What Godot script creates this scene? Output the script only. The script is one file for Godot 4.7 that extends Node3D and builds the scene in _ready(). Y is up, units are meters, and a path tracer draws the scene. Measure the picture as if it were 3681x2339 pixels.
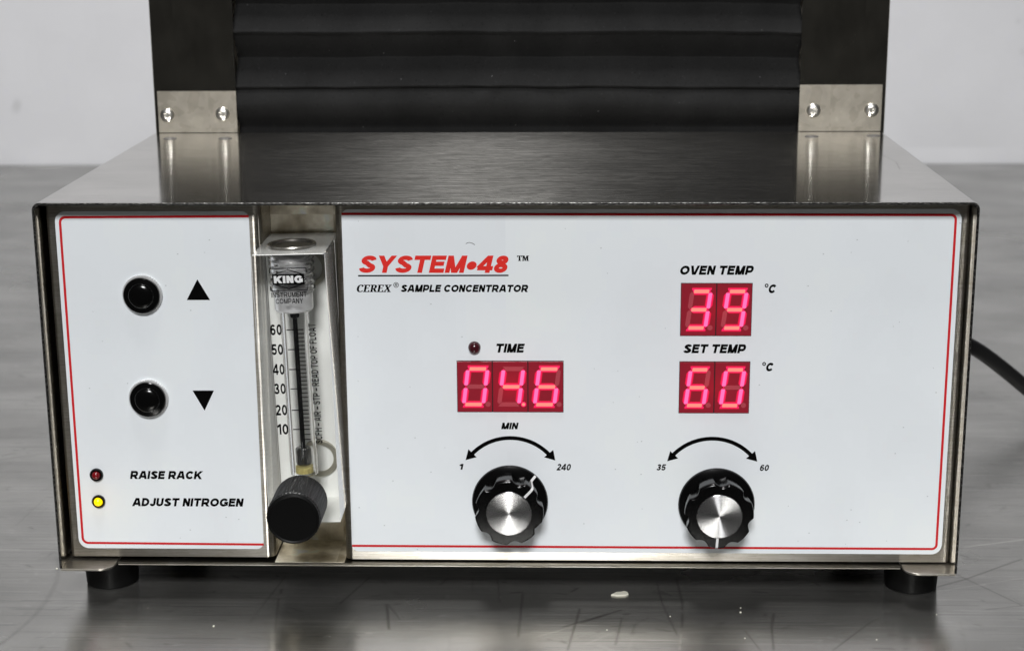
extends Node3D
# All lengths in the helpers are millimetres; meshes come out in metres. x right, y up, z towards the viewer;
# z = 0 is the front edge of the steel housing, y = 0 its underside.

const MM := 0.001
const EXPOSURE := 6.4         # the lamps are dim and the camera is exposed for them
const TABLE_Y := -20.0
const FRONT := -12.0          # plane of the white front labels
const DEPTH := 231.8          # depth of the housing
const TOP := 179.0            # height of the housing
var rng := RandomNumberGenerator.new()
var M := {}

# ------------------------------------------------------------------ geometry
class Geo:
	var v := PackedVector3Array()
	var n := PackedVector3Array()
	var t := PackedVector2Array()
	var i := PackedInt32Array()
	var xf := Transform3D()

	func vert(p: Vector3, normal: Vector3, uv := Vector2.ZERO) -> int:
		v.append(xf * p * 0.001)
		n.append((xf.basis * normal).normalized())
		t.append(uv)
		return v.size() - 1

	func tri(a: int, b: int, c: int) -> void:
		var face := (v[b] - v[a]).cross(v[c] - v[a])
		if face.dot(n[a] + n[b] + n[c]) > 0.0:
			i.append_array([a, c, b])
		else:
			i.append_array([a, b, c])

	func quad(a: int, b: int, c: int, d: int) -> void:
		tri(a, b, c)
		tri(a, c, d)

	# a flat four-sided face, corners in order; uv in metres along its first two edges unless given
	func face(a: Vector3, b: Vector3, c: Vector3, d: Vector3, normal: Vector3, out := false) -> void:
		var nn := normal
		var pts := [a, b, c, d]
		var ids := []
		for p in pts:
			ids.append(vert(p, nn, Geo.planar(p, nn)))
		quad(ids[0], ids[1], ids[2], ids[3])

	static func planar(p: Vector3, nn: Vector3) -> Vector2:
		var q := p * 0.001
		var a := nn.abs()
		if a.y >= a.x and a.y >= a.z:
			return Vector2(q.x, q.z)
		if a.x > a.z:
			return Vector2(q.z, q.y)
		return Vector2(q.x, -q.y)

	# box with all its edges chamfered by c
	func box(lo: Vector3, hi: Vector3, c := 0.3) -> void:
		var mid := (lo + hi) * 0.5
		var h := (hi - lo) * 0.5
		for ax in 3:
			var u := (ax + 1) % 3
			var w := (ax + 2) % 3
			for s in [-1.0, 1.0]:
				var nn := Vector3.ZERO
				nn[ax] = s
				var ps := []
				for k in [[-1, -1], [1, -1], [1, 1], [-1, 1]]:
					var p := mid
					p[ax] += s * h[ax]
					p[u] += k[0] * (h[u] - c)
					p[w] += k[1] * (h[w] - c)
					ps.append(p)
				face(ps[0], ps[1], ps[2], ps[3], nn)
				if c <= 0.0:
					continue
				for s2 in [-1.0, 1.0]:   # chamfer strip between the faces of axis ax and axis u
					var nb := Vector3.ZERO
					nb[ax] = s
					nb[u] = s2
					var qs := []
					for k in [[0, -1], [0, 1], [1, 1], [1, -1]]:
						var p := mid
						p[ax] += s * (h[ax] - (c if k[0] == 1 else 0.0))
						p[u] += s2 * (h[u] - (0.0 if k[0] == 1 else c))
						p[w] += k[1] * (h[w] - c)
						qs.append(p)
					face(qs[0], qs[1], qs[2], qs[3], nb.normalized())
		if c > 0.0:
			for sx in [-1.0, 1.0]:
				for sy in [-1.0, 1.0]:
					for sz in [-1.0, 1.0]:
						var s := Vector3(sx, sy, sz)
						var nn := s.normalized()
						var ids := []
						for ax in 3:
							var p := mid + s * (h - Vector3.ONE * c)
							p[ax] = mid[ax] + s[ax] * h[ax]
							ids.append(vert(p, nn))
						tri(ids[0], ids[1], ids[2])

	# flat polygon in the xy plane at height z, facing +z (or -z)
	func flat(poly: PackedVector2Array, z: float, facing := 1.0) -> void:
		var idx := Geometry2D.triangulate_polygon(poly)
		if idx.is_empty():
			return
		var first := v.size()
		for p in poly:
			vert(Vector3(p.x, p.y, z), Vector3(0, 0, facing), Vector2(p.x, -p.y) * 0.001)
		for k in range(0, idx.size(), 3):
			tri(first + idx[k], first + idx[k + 1], first + idx[k + 2])

	# prism of an outline (any direction round) from z0 to z1, front edge rounded off by c
	func prism(poly: PackedVector2Array, z0: float, z1: float, c := 0.0, caps := true, sharp := 35.0) -> void:
		var p := poly.duplicate()
		if Geometry2D.is_polygon_clockwise(p):
			p.reverse()
		var m := p.size()
		var en := []
		for k in m:
			var d: Vector2 = p[(k + 1) % m] - p[k]
			en.append(Vector2(d.y, -d.x).normalized())
		var run := 0.0
		var inner := PackedVector2Array()
		for k in m:
			var a: Vector2 = en[(k + m - 1) % m]
			var b: Vector2 = en[k]
			var mit := (a + b).normalized()
			inner.append(p[k] - mit * (c / maxf(0.5, mit.dot(a))))
		for k in m:
			var k2 := (k + 1) % m
			var nk: Vector2 = en[k]
			var na: Vector2 = nk
			var nb: Vector2 = nk
			var l := (p[k2] - p[k]).length()
			var km := (k + m - 1) % m
			var flat_here := l > 6.0         # long edges stay flat; the bends beside them take up the turn
			if not flat_here and en[km].dot(nk) > cos(deg_to_rad(sharp)):
				na = en[km] if (p[k] - p[km]).length() > 6.0 else (nk + en[km]).normalized()
			if not flat_here and en[k2].dot(nk) > cos(deg_to_rad(sharp)):
				nb = en[k2] if (p[(k2 + 1) % m] - p[k2]).length() > 6.0 else (nk + en[k2]).normalized()
			var zc := z1 - c
			var i0 := vert(Vector3(p[k].x, p[k].y, z0), Vector3(na.x, na.y, 0), Vector2(run, z0) * 0.001)
			var i1 := vert(Vector3(p[k2].x, p[k2].y, z0), Vector3(nb.x, nb.y, 0), Vector2(run + l, z0) * 0.001)
			var i2 := vert(Vector3(p[k2].x, p[k2].y, zc), Vector3(nb.x, nb.y, 0), Vector2(run + l, zc) * 0.001)
			var i3 := vert(Vector3(p[k].x, p[k].y, zc), Vector3(na.x, na.y, 0), Vector2(run, zc) * 0.001)
			quad(i0, i1, i2, i3)
			if c > 0.0:
				var j0 := vert(Vector3(p[k].x, p[k].y, zc), Vector3(na.x, na.y, 0.9), Vector2(run, zc) * 0.001)
				var j1 := vert(Vector3(p[k2].x, p[k2].y, zc), Vector3(nb.x, nb.y, 0.9), Vector2(run + l, zc) * 0.001)
				var j2 := vert(Vector3(inner[k2].x, inner[k2].y, z1), Vector3(nb.x, nb.y, 1.2), Vector2(run + l, z1) * 0.001)
				var j3 := vert(Vector3(inner[k].x, inner[k].y, z1), Vector3(na.x, na.y, 1.2), Vector2(run, z1) * 0.001)
				quad(j0, j1, j2, j3)
			run += l
		if caps:
			flat(inner if c > 0.0 else p, z1, 1.0)
			flat(p, z0, -1.0)

	# profile of (radius, z) points turned about the z axis
	func lathe(prof: Array, segs := 48, sharp := 30.0, inward := false) -> void:
		var m := prof.size()
		var en := []
		for k in m - 1:
			var d: Vector2 = prof[k + 1] - prof[k]
			var nn := Vector2(d.y, -d.x).normalized()
			en.append(-nn if inward else nn)
		var run := 0.0
		for k in m - 1:
			var a: Vector2 = prof[k]
			var b: Vector2 = prof[k + 1]
			var na: Vector2 = en[k]
			var nb: Vector2 = en[k]
			if k > 0 and en[k - 1].dot(en[k]) > cos(deg_to_rad(sharp)):
				na = (en[k - 1] + en[k]).normalized()
			if k < m - 2 and en[k + 1].dot(en[k]) > cos(deg_to_rad(sharp)):
				nb = (en[k + 1] + en[k]).normalized()
			var l := (b - a).length()
			var first := v.size()
			for s in segs + 1:
				var an := TAU * s / segs
				var c := Vector2(cos(an), sin(an))
				vert(Vector3(c.x * a.x, c.y * a.x, a.y), Vector3(c.x * na.x, c.y * na.x, na.y), Vector2(float(s) / segs, run * 0.001))
				vert(Vector3(c.x * b.x, c.y * b.x, b.y), Vector3(c.x * nb.x, c.y * nb.x, nb.y), Vector2(float(s) / segs, (run + l) * 0.001))
			for s in segs:
				var q := first + s * 2
				if a.x > 1e-5:
					tri(q, q + 1, q + 2)
				if b.x > 1e-5:
					tri(q + 1, q + 3, q + 2)
			run += l

	# round tube along a list of points
	func tube(pts: PackedVector3Array, r: float, segs := 14) -> void:
		var rings := []
		var side := Vector3.UP
		var run := 0.0
		for k in pts.size():
			var d := (pts[mini(k + 1, pts.size() - 1)] - pts[maxi(k - 1, 0)]).normalized()
			var s := d.cross(side).normalized()
			var u := s.cross(d).normalized()
			if k > 0:
				run += (pts[k] - pts[k - 1]).length()
			var ring := []
			for q in segs + 1:
				var an := TAU * q / segs
				var nn := s * cos(an) + u * sin(an)
				ring.append(vert(pts[k] + nn * r, nn, Vector2(run * 0.001, float(q) / segs)))
			rings.append(ring)
		for k in pts.size() - 1:
			for q in segs:
				quad(rings[k][q], rings[k][q + 1], rings[k + 1][q + 1], rings[k + 1][q])

	func mesh() -> ArrayMesh:
		var a := []
		a.resize(Mesh.ARRAY_MAX)
		a[Mesh.ARRAY_VERTEX] = v
		a[Mesh.ARRAY_NORMAL] = n
		a[Mesh.ARRAY_TEX_UV] = t
		a[Mesh.ARRAY_INDEX] = i
		var m := ArrayMesh.new()
		m.add_surface_from_arrays(Mesh.PRIMITIVE_TRIANGLES, a)
		return m

func turned(axis: String) -> Transform3D:      # lathe axes: the z axis of a lathe laid along x, y or z
	if axis == "y":
		return Transform3D(Basis(Vector3.RIGHT, -PI / 2), Vector3.ZERO)
	if axis == "x":
		return Transform3D(Basis(Vector3.UP, PI / 2), Vector3.ZERO)
	return Transform3D()

func part(called: String, g: Geo, m: Material, parent: Node, at := Vector3.ZERO) -> MeshInstance3D:
	var o := MeshInstance3D.new()
	o.name = numbered(called, parent)
	o.mesh = g.mesh()
	o.material_override = m
	o.position = at * MM
	parent.add_child(o, true)
	return o

func group_part(called: String, parent: Node, at: Vector3) -> Node3D:
	var o := Node3D.new()
	o.name = numbered(called, parent)
	o.position = at * MM
	parent.add_child(o, true)
	return o

func numbered(called: String, parent: Node) -> String:
	if not parent.has_node(called):
		return called
	var k := 1
	while parent.has_node("%s_%03d" % [called, k]):
		k += 1
	return "%s_%03d" % [called, k]

func tag(o: Node, label: String, category := "", kind := "") -> void:
	if label:
		o.set_meta("label", label)
	if category:
		o.set_meta("category", category)
	if kind:
		o.set_meta("kind", kind)

# ------------------------------------------------------------------ outlines and lettering
func arc(cx: float, cy: float, rx: float, ry: float, from: float, to: float, steps := 12) -> PackedVector2Array:
	var p := PackedVector2Array()
	for k in steps + 1:
		var a := deg_to_rad(lerpf(from, to, float(k) / steps))
		p.append(Vector2(cx + rx * cos(a), cy + ry * sin(a)))
	return p

func rounded(x0: float, y0: float, x1: float, y1: float, r_left: float, r_right: float, steps := 8) -> PackedVector2Array:
	var p := arc(x1 - r_right, y1 - r_right, r_right, r_right, 0, 90, steps)
	p.append_array(arc(x0 + r_left, y1 - r_left, r_left, r_left, 90, 180, steps))
	p.append_array(arc(x0 + r_left, y0 + r_left, r_left, r_left, 180, 270, steps))
	p.append_array(arc(x1 - r_right, y0 + r_right, r_right, r_right, 270, 360, steps))
	return p

func line(a: Array) -> PackedVector2Array:
	var p := PackedVector2Array()
	for k in range(0, a.size(), 2):
		p.append(Vector2(a[k], a[k + 1]))
	return p

func joined(a: PackedVector2Array, b: PackedVector2Array) -> PackedVector2Array:
	var p := a.duplicate()
	p.append_array(b)
	return p

# strokes of one grotesque capital or figure, one unit high; each is a centre line, [line, "loop"] closes on itself
func strokes(c: String, w: float) -> Array:
	var h := w / 2
	var t := 1.0 - h
	match c:
		"A": return [0.98, [line([h * 0.6, -0.12, 0.49 - h * 0.25, 1.12]), line([0.98 - h * 0.6, -0.12, 0.49 + h * 0.25, 1.12]), line([0.2, 0.3, 0.78, 0.3])]]
		"C": return [0.93, [arc(0.49, 0.5, 0.49 - h, 0.5 - h, 36, 324, 22)]]
		"D": return [0.87, [line([h, 0, h, 1]), joined(joined(line([h, t]), arc(0.37, 0.5, 0.5 - h, 0.5 - h, 90, -90, 14)), line([h, h]))]]
		"E": return [0.77, [line([h, 0, h, 1]), line([h, t, 0.75, t]), line([h, 0.53, 0.70, 0.53]), line([h, h, 0.77, h])]]
		"F": return [0.76, [line([h, 0, h, 1]), line([h, t, 0.76, t]), line([h, 0.5, 0.68, 0.5])]]
		"G": return [0.98, [arc(0.5, 0.5, 0.5 - h, 0.5 - h, 36, 308, 20), line([0.98 - h, 0.1, 0.98 - h, 0.52]), line([0.54, 0.45, 0.98, 0.45])]]
		"H": return [0.9, [line([h, 0, h, 1]), line([0.9 - h, 0, 0.9 - h, 1]), line([h, 0.53, 0.9 - h, 0.53])]]
		"I": return [w, [line([h, 0, h, 1])]]
		"J": return [0.66, [joined(line([0.66 - h, 1]), arc(0.33, 0.33, 0.33 - h, 0.33 - h, 0, -175, 12))]]
		"K": return [0.94, [line([h, 0, h, 1]), line([h, 0.28, 0.92, 1.12]), line([0.38, 0.6, 0.9, -0.12])]]
		"L": return [0.72, [line([h, 0, h, 1]), line([h, h, 0.72, h])]]
		"M": return [1.0, [line([h, 0, h, 1]), line([1.0 - h, 0, 1.0 - h, 1]), line([h * 0.9, 1.12, 0.5, -0.08]), line([1.0 - h * 0.9, 1.12, 0.5, -0.08])]]
		"N": return [0.82, [line([h, 0, h, 1]), line([0.82 - h, 0, 0.82 - h, 1]), line([h * 0.6, 1.1, 0.82 - h * 0.6, -0.1])]]
		"O": return [1.02, [[arc(0.51, 0.5, 0.51 - h, 0.5 - h, 0, 345, 23), "loop"]]]
		"P": return [0.84, [line([h, 0, h, 1]), joined(joined(line([h, t]), arc(0.53, t - 0.255, 0.32 - h, 0.255, 90, -90, 12)), line([h, t - 0.51]))]]
		"R": return [0.92, [line([h, 0, h, 1]), joined(joined(line([h, t]), arc(0.56, t - 0.235, 0.32 - h, 0.235, 90, -90, 12)), line([h, t - 0.47])), line([0.4, 0.52, 0.9, -0.14])]]
		"S": return [0.84, [joined(arc(0.43, 0.725, 0.39 - h, 0.275 - h, 2, 250, 14), arc(0.42, 0.285, 0.42 - h, 0.285 - h, 70, -180, 16))]]
		"T": return [0.84, [line([0, t, 0.84, t]), line([0.42, 0, 0.42, 1])]]
		"U": return [0.82, [joined(joined(line([h, 1]), arc(0.41, 0.36, 0.41 - h, 0.36 - h, 180, 360, 14)), line([0.82 - h, 1]))]]
		"V": return [0.92, [line([h * 0.6, 1.12, 0.46 - h * 0.2, -0.12]), line([0.92 - h * 0.6, 1.12, 0.46 + h * 0.2, -0.12])]]
		"X": return [0.92, [line([h * 0.7, -0.1, 0.92 - h * 0.9, 1.1]), line([h * 0.9, 1.1, 0.92 - h * 0.7, -0.1])]]
		"Y": return [0.94, [line([h * 0.5, 1.12, 0.47, 0.4]), line([0.94 - h * 0.5, 1.12, 0.47, 0.4]), line([0.47, 0, 0.47, 0.47])]]
		"0": return [0.7, [[arc(0.35, 0.5, 0.35 - h, 0.5 - h, 0, 345, 23), "loop"]]]
		"1": return [0.5, [line([0.4, 0, 0.4, 1]), line([0.46, 0.98, 0.06, 0.7])]]
		"2": return [0.7, [joined(joined(arc(0.34, 0.69, 0.34 - h, 0.31 - h, 165, -28, 12), line([0.14, h + 0.02])), line([0.14, h, 0.68, h]))]]
		"3": return [0.7, [joined(arc(0.33, 0.73, 0.31 - h, 0.27 - h, 165, -85, 12), arc(0.33, 0.29, 0.35 - h, 0.29 - h, 85, -165, 14))]]
		"4": return [0.8, [line([0.56, 0, 0.56, 1]), line([0.6, 1.06, 0.04, 0.27]), line([0.0, 0.27, 0.8, 0.27])]]
		"5": return [0.7, [joined(line([0.64, t, 0.19, t, 0.13, 0.52]), arc(0.34, 0.33, 0.35 - h, 0.33 - h, 128, -165, 16))]]
		"6": return [0.7, [[arc(0.36, 0.33, 0.34 - h, 0.33 - h, 0, 345, 23), "loop"], arc(0.38, 0.5, 0.38 - h, 0.5 - h, 48, 190, 12)]]
		"8": return [0.7, [[arc(0.35, 0.735, 0.31 - h, 0.265 - h, 0, 345, 23), "loop"], [arc(0.35, 0.29, 0.35 - h, 0.29 - h, 0, 345, 23), "loop"]]]
		"9": return [0.7, [[arc(0.34, 0.67, 0.34 - h, 0.33 - h, 0, 345, 23), "loop"], arc(0.32, 0.5, 0.38 - h, 0.5 - h, 10, -132, 12)]]
		"-": return [0.75, [line([0, 0.42, 0.75, 0.42])]]
		"•": return [0.54, [[arc(0.25, 0.42, 0.12, 0.12, 0, 345, 23), "dot"]]]
	return [0.35, []]

# splits a polygon with holes into simple ones
func without_holes(polys: Array) -> Array:
	var outer := []
	var holes := []
	for p in polys:
		if Geometry2D.is_polygon_clockwise(p):
			holes.append(p)
		else:
			outer.append(p)
	if holes.is_empty():
		return outer
	var cuts := []
	for hpoly in holes:
		var c := Vector2.ZERO
		for q in hpoly:
			c += q
		cuts.append(c.x / hpoly.size() + 0.0007)
	cuts.sort()
	var xs := [-1000.0] + cuts + [1000.0]
	var out := []
	for k in xs.size() - 1:
		if xs[k + 1] - xs[k] < 0.004:
			continue
		var slab := PackedVector2Array([Vector2(xs[k], -1000), Vector2(xs[k + 1], -1000), Vector2(xs[k + 1], 1000), Vector2(xs[k], 1000)])
		for o in outer:
			var bits := [o]
			for hpoly in holes:
				var next := []
				for b in bits:
					for piece in Geometry2D.intersect_polygons(b, slab):
						for q in Geometry2D.clip_polygons(piece, hpoly):
							if not Geometry2D.is_polygon_clockwise(q):
								next.append(q)
				bits = next
			out.append_array(bits)
	return out

var glyph_cache := {}
func glyph(c: String, w: float) -> Array:      # [advance width, simple polygons]
	var key := "%s%.3f" % [c, w]
	if glyph_cache.has(key):
		return glyph_cache[key]
	var s := strokes(c, w)
	var band := PackedVector2Array([Vector2(-2, 0), Vector2(3, 0), Vector2(3, 1), Vector2(-2, 1)])
	var union := []
	for k in s[1]:
		var grown := []
		if k is Array:
			grown = Geometry2D.offset_polyline(k[0], w / 2, Geometry2D.JOIN_ROUND, Geometry2D.END_JOINED) if k[1] == "loop" else [k[0]]
			if k[1] == "dot":
				grown = [PackedVector2Array(arc(0.27, 0.42, 0.255, 0.245, 0, 345, 23))]
		else:
			grown = Geometry2D.offset_polyline(k, w / 2, Geometry2D.JOIN_MITER, Geometry2D.END_BUTT)
		var simple := without_holes(grown)
		for g in simple:
			for q in Geometry2D.intersect_polygons(g, band):
				var rest := [q]
				union = merged(union, q)
	var made := [s[0], without_holes(union)]
	glyph_cache[key] = made
	return made

func merged(all: Array, p: PackedVector2Array) -> Array:
	# union of a list of outlines (holes clockwise) with one more outline
	var holes := []
	var body := p
	var apart := []
	for a in all:
		if Geometry2D.is_polygon_clockwise(a):
			holes.append(a)
			continue
		var r := Geometry2D.merge_polygons(body, a)
		var outs := []
		for q in r:
			if Geometry2D.is_polygon_clockwise(q):
				holes.append(q)
			else:
				outs.append(q)
		if outs.size() == 1:
			body = outs[0]
		else:
			apart.append(a)
	var left := []
	for hpoly in holes:
		var ccw: PackedVector2Array = hpoly.duplicate()
		ccw.reverse()
		for q in Geometry2D.clip_polygons(ccw, p):
			if not Geometry2D.is_polygon_clockwise(q):
				var cw: PackedVector2Array = q.duplicate()
				cw.reverse()
				left.append(cw)
	return apart + [body] + left

# printed lettering: baseline from (x0, y0) to x1, capital height cap, slanted by slant
func lettering(text: String, x0: float, x1: float, y0: float, cap: float, w: float, slant: float, z: float, m: Material, parent: Node, turn := 0.0, gap := 0.085, called := "lettering", xf := Transform3D()) -> MeshInstance3D:
	var pen := 0.0
	var laid := []
	for c in text:
		if c == " ":
			pen += 0.36
			continue
		var g := glyph(c, w)
		laid.append([pen, g[1]])
		pen += g[0] + gap
	pen -= gap
	var sx := (x1 - x0) / (pen * cap)
	var geo := Geo.new()
	geo.xf = xf
	for l in laid:
		for poly in l[1]:
			var p := PackedVector2Array()
			for q in poly:
				var a := Vector2((l[0] + q.x) * cap * sx + q.y * cap * slant, q.y * cap)
				p.append(a.rotated(turn) + Vector2(x0, y0))
			geo.flat(p, z)
	return part(called, geo, m, parent)

func serif(text: String, weight: int, x0: float, x1: float, y0: float, y1: float, slant: float, z: float, m: Material, parent: Node) -> MeshInstance3D:
	var f := SystemFont.new()
	f.font_names = PackedStringArray(["Droid Serif"])
	f.font_weight = weight
	var tm := TextMesh.new()
	tm.font = f
	tm.text = text
	tm.font_size = 64
	tm.depth = 0.0
	tm.pixel_size = 0.01
	var a := tm.get_mesh_arrays() if tm.get_surface_count() == 0 else tm.surface_get_arrays(0)
	var vs: PackedVector3Array = a[Mesh.ARRAY_VERTEX]
	var lo := Vector2(1e9, 1e9)
	var hi := Vector2(-1e9, -1e9)
	for p in vs:
		lo = lo.min(Vector2(p.x, p.y))
		hi = hi.max(Vector2(p.x, p.y))
	var g := Geo.new()
	var idx: PackedInt32Array = a[Mesh.ARRAY_INDEX] if a[Mesh.ARRAY_INDEX] != null else PackedInt32Array(range(vs.size()))
	for copy in [-1, 0, 1]:          # struck three times a hair apart: the printed letters are bold
		var first := g.v.size()
		for p in vs:
			var k := (Vector2(p.x, p.y) - lo) / (hi - lo)
			g.vert(Vector3(lerpf(x0, x1, k.x) + k.y * (y1 - y0) * slant + copy * 0.11, lerpf(y0, y1, k.y), z + copy * 0.004), Vector3(0, 0, 1))
		for k in range(0, idx.size(), 3):
			g.tri(first + idx[k], first + idx[k + 1], first + idx[k + 2])
	return part("lettering", g, m, parent)

func print_polys(polys: Array, z: float, m: Material, parent: Node, called: String) -> MeshInstance3D:
	var g := Geo.new()
	for p in polys:
		for q in without_holes([p]) if not Geometry2D.is_polygon_clockwise(p) else []:
			g.flat(q, z)
	return part(called, g, m, parent)

func ribbon(p: PackedVector2Array, width: float) -> Array:
	return Geometry2D.offset_polyline(p, width / 2, Geometry2D.JOIN_ROUND, Geometry2D.END_BUTT)

# ------------------------------------------------------------------ materials
func mat(c: Color, rough: float, metal := 0.0) -> StandardMaterial3D:
	var m := StandardMaterial3D.new()
	m.albedo_color = c.linear_to_srgb()
	m.roughness = rough
	m.metallic = metal
	return m

func grey(v: float) -> Color:
	return Color(v, v, v)

# brushed streaks along u: grey picture round mid
func streaks(size_x: int, size_y: int, mid: float, amount: float, count: int, least: int, most: int) -> Image:
	var im := Image.create(size_x, size_y, false, Image.FORMAT_L8)
	im.fill(grey(mid))
	for k in count:
		var l := rng.randi_range(least, most)
		var x := rng.randi_range(-most, size_x)
		im.fill_rect(Rect2i(x, rng.randi_range(0, size_y - 1), l, 1), grey(clampf(mid + rng.randfn(0.0, amount), 0, 1)))
	return im

func scratch(im: Image, pts: Array, c: Color, width: float, strength := 1.0) -> void:   # polyline in pixels, blended
	for k in pts.size() - 1:
		var a: Vector2 = pts[k]
		var b: Vector2 = pts[k + 1]
		var n := int(a.distance_to(b) * 1.5) + 1
		for s in n + 1:
			var p := a.lerp(b, float(s) / n)
			var r := int(ceil(width))
			for dx in range(-r, r + 1):
				for dy in range(-r, r + 1):
					var x := int(p.x) + dx
					var y := int(p.y) + dy
					if x < 0 or y < 0 or x >= im.get_width() or y >= im.get_height():
						continue
					var d := Vector2(x + 0.5, y + 0.5).distance_to(p)
					var f := clampf(width * 0.5 + 0.5 - d, 0.0, 1.0) * strength * 0.6
					if f > 0.0:
						im.set_pixel(x, y, im.get_pixel(x, y).lerp(c, f))

func noise_image(w: int, h: int, freq: float, octaves: int, sd: int, sx := 1.0, sy := 1.0) -> PackedFloat32Array:
	var f := FastNoiseLite.new()
	f.seed = sd
	f.frequency = freq
	f.fractal_octaves = octaves
	f.noise_type = FastNoiseLite.TYPE_SIMPLEX_SMOOTH
	var out := PackedFloat32Array()
	out.resize(w * h)
	for y in h:
		for x in w:
			out[y * w + x] = f.get_noise_2d(x * sx, y * sy)
	return out

func tex(im: Image) -> ImageTexture:
	return ImageTexture.create_from_image(im)

func shade(im: Image, field: PackedFloat32Array, fw: int, fh: int, amount: float, tint := Vector3.ONE) -> void:   # multiply by 1 + amount * smooth field
	var w := im.get_width()
	var h := im.get_height()
	for y in h:
		for x in w:
			var c := im.get_pixel(x, y)
			var k := field[(y * fh / h) * fw + x * fw / w] * amount
			im.set_pixel(x, y, Color(c.r * (1.0 + k * tint.x), c.g * (1.0 + k * tint.y), c.b * (1.0 + k * tint.z)))

func make_materials() -> void:
	M.white_label = mat(Color(0.745, 0.775, 0.80), 0.42)
	var lab := Image.create(1024, 512, false, Image.FORMAT_RGB8)
	lab.fill(Color(0.965, 0.985, 1.0))
	shade(lab, noise_image(128, 64, 0.03, 3, 71), 128, 64, 0.02)
	for k in 70:
		lab.fill_rect(Rect2i(rng.randi_range(0, 1020), rng.randi_range(0, 510), 1 + k % 2, 1), Color(0.72, 0.74, 0.75))
	M.white_label = mat(grey(0.84), 0.42)
	M.white_label.albedo_texture = tex(lab)
	M.white_label.uv1_scale = Vector3(1.0 / 0.3, 1.0 / 0.18, 1)
	M.black_ink = mat(grey(0.0025), 0.5)
	M.red_ink = mat(Color(0.56, 0.02, 0.025), 0.45)
	M.logo_red = mat(Color(0.72, 0.035, 0.028), 0.45)
	M.black_plastic = mat(grey(0.002), 0.16)
	M.black_plastic.metallic_specular = 0.4
	M.black_matte = mat(grey(0.004), 0.42)
	M.black_matte.metallic_specular = 0.25
	M.rubber = mat(grey(0.004), 0.5)
	M.rubber.metallic_specular = 0.3
	M.black_ink.metallic_specular = 0.1
	M.red_ink.metallic_specular = 0.2
	M.logo_red.metallic_specular = 0.2
	M.nut = mat(Color(0.75, 0.75, 0.75), 0.45, 0.7)
	M.bolt = mat(Color(0.8, 0.78, 0.73), 0.3, 1.0)
	M.knurl = mat(grey(0.006), 0.34)
	M.dark_hole = mat(grey(0.01), 0.8)

	# brushed sheet of the housing: fine streaks along u, soft blotches, some scratches (1 m of uv = 1 / 0.46 of the picture)
	var st := streaks(1024, 1024, 0.5, 0.11, 60000, 10, 130)
	var st_tex := tex(st)
	var top := Image.create(1024, 1024, false, Image.FORMAT_RGB8)
	top.fill(Color(0.80, 0.79, 0.765))
	for k in 16000:
		var b := clampf(rng.randfn(0.79, 0.03), 0.6, 0.95)
		top.fill_rect(Rect2i(rng.randi_range(-150, 1024), rng.randi_range(0, 1023), rng.randi_range(12, 120), 1), Color(b, b * 0.985, b * 0.96))
	shade(top, noise_image(256, 256, 0.02, 4, 3, 1.0, 1.4), 256, 256, 0.07)
	for k in 60:
		var a := Vector2(rng.randf() * 1024, rng.randf() * 1024)
		var d := Vector2.from_angle(rng.randfn(0.1, 0.5)) * rng.randf_range(20, 120)
		scratch(top, [a, a + d * 0.5 + Vector2(rng.randfn(0, 4), rng.randfn(0, 4)), a + d], Color(0.66, 0.64, 0.6) if k % 3 else Color(0.9, 0.9, 0.88), 1.0, 0.5)
	for l in [[165.0, -214.0, 176.0, -188.0, 195.0, -150.0, 199.0, -118.0, 196.0, -92.0], [150.0, -178.0, 182.0, -140.0], [-196.0, -180.0, -160.0, -196.0, -150.0, -170.0], [-120.0, -30.0, -104.0, -48.0], [146.0, -90.0, 196.0, -84.0]]:
		var pts := []
		for k in range(0, l.size(), 2):
			pts.append(Vector2((l[k] / 460.0 + 0.5) * 1024.0, fposmod(l[k + 1] / 460.0, 1.0) * 1024.0))
		scratch(top, pts, Color(0.42, 0.4, 0.36), 1.0, 0.8)
	M.steel = mat(Color.WHITE, 0.26, 1.0)
	M.steel.albedo_texture = tex(top)
	M.steel.anisotropy_enabled = true
	M.steel.anisotropy = -1.0
	M.steel.uv1_scale = Vector3(1.0 / 0.46, 1.0 / 0.46, 1)
	M.steel.uv1_offset = Vector3(0.5, 0.0, 0)
	M.steel.roughness_texture = tex(streaks(1024, 1024, 0.5, 0.05, 90000, 6, 50))
	M.steel.heightmap_enabled = true
	M.steel.heightmap_texture = st_tex
	M.steel.heightmap_scale = 0.0005
	# the same sheet where it has been handled: satin, no strong direction
	var satin := Image.create(512, 512, false, Image.FORMAT_RGB8)
	satin.fill(Color(0.72, 0.7, 0.66))
	shade(satin, noise_image(256, 256, 0.03, 4, 8), 256, 256, 0.16, Vector3(0.9, 1.0, 1.25))
	for k in 9000:
		var b := rng.randfn(0.7, 0.03)
		satin.fill_rect(Rect2i(rng.randi_range(-60, 512), rng.randi_range(0, 511), rng.randi_range(4, 60), 1), satin.get_pixel(rng.randi_range(0, 511), rng.randi_range(0, 511)))
	M.satin = mat(Color.WHITE, 0.36, 1.0)
	M.satin.albedo_texture = tex(satin)
	M.satin.uv1_scale = Vector3(6, 6, 1)
	M.satin.heightmap_enabled = true
	M.satin.heightmap_texture = st_tex
	M.satin.heightmap_scale = 0.003
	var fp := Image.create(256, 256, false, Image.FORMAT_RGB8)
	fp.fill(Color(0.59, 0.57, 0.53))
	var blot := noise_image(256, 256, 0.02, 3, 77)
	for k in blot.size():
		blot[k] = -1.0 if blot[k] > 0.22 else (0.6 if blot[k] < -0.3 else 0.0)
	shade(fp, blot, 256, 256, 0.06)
	shade(fp, noise_image(128, 128, 0.05, 4, 78), 128, 128, 0.08)
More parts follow.
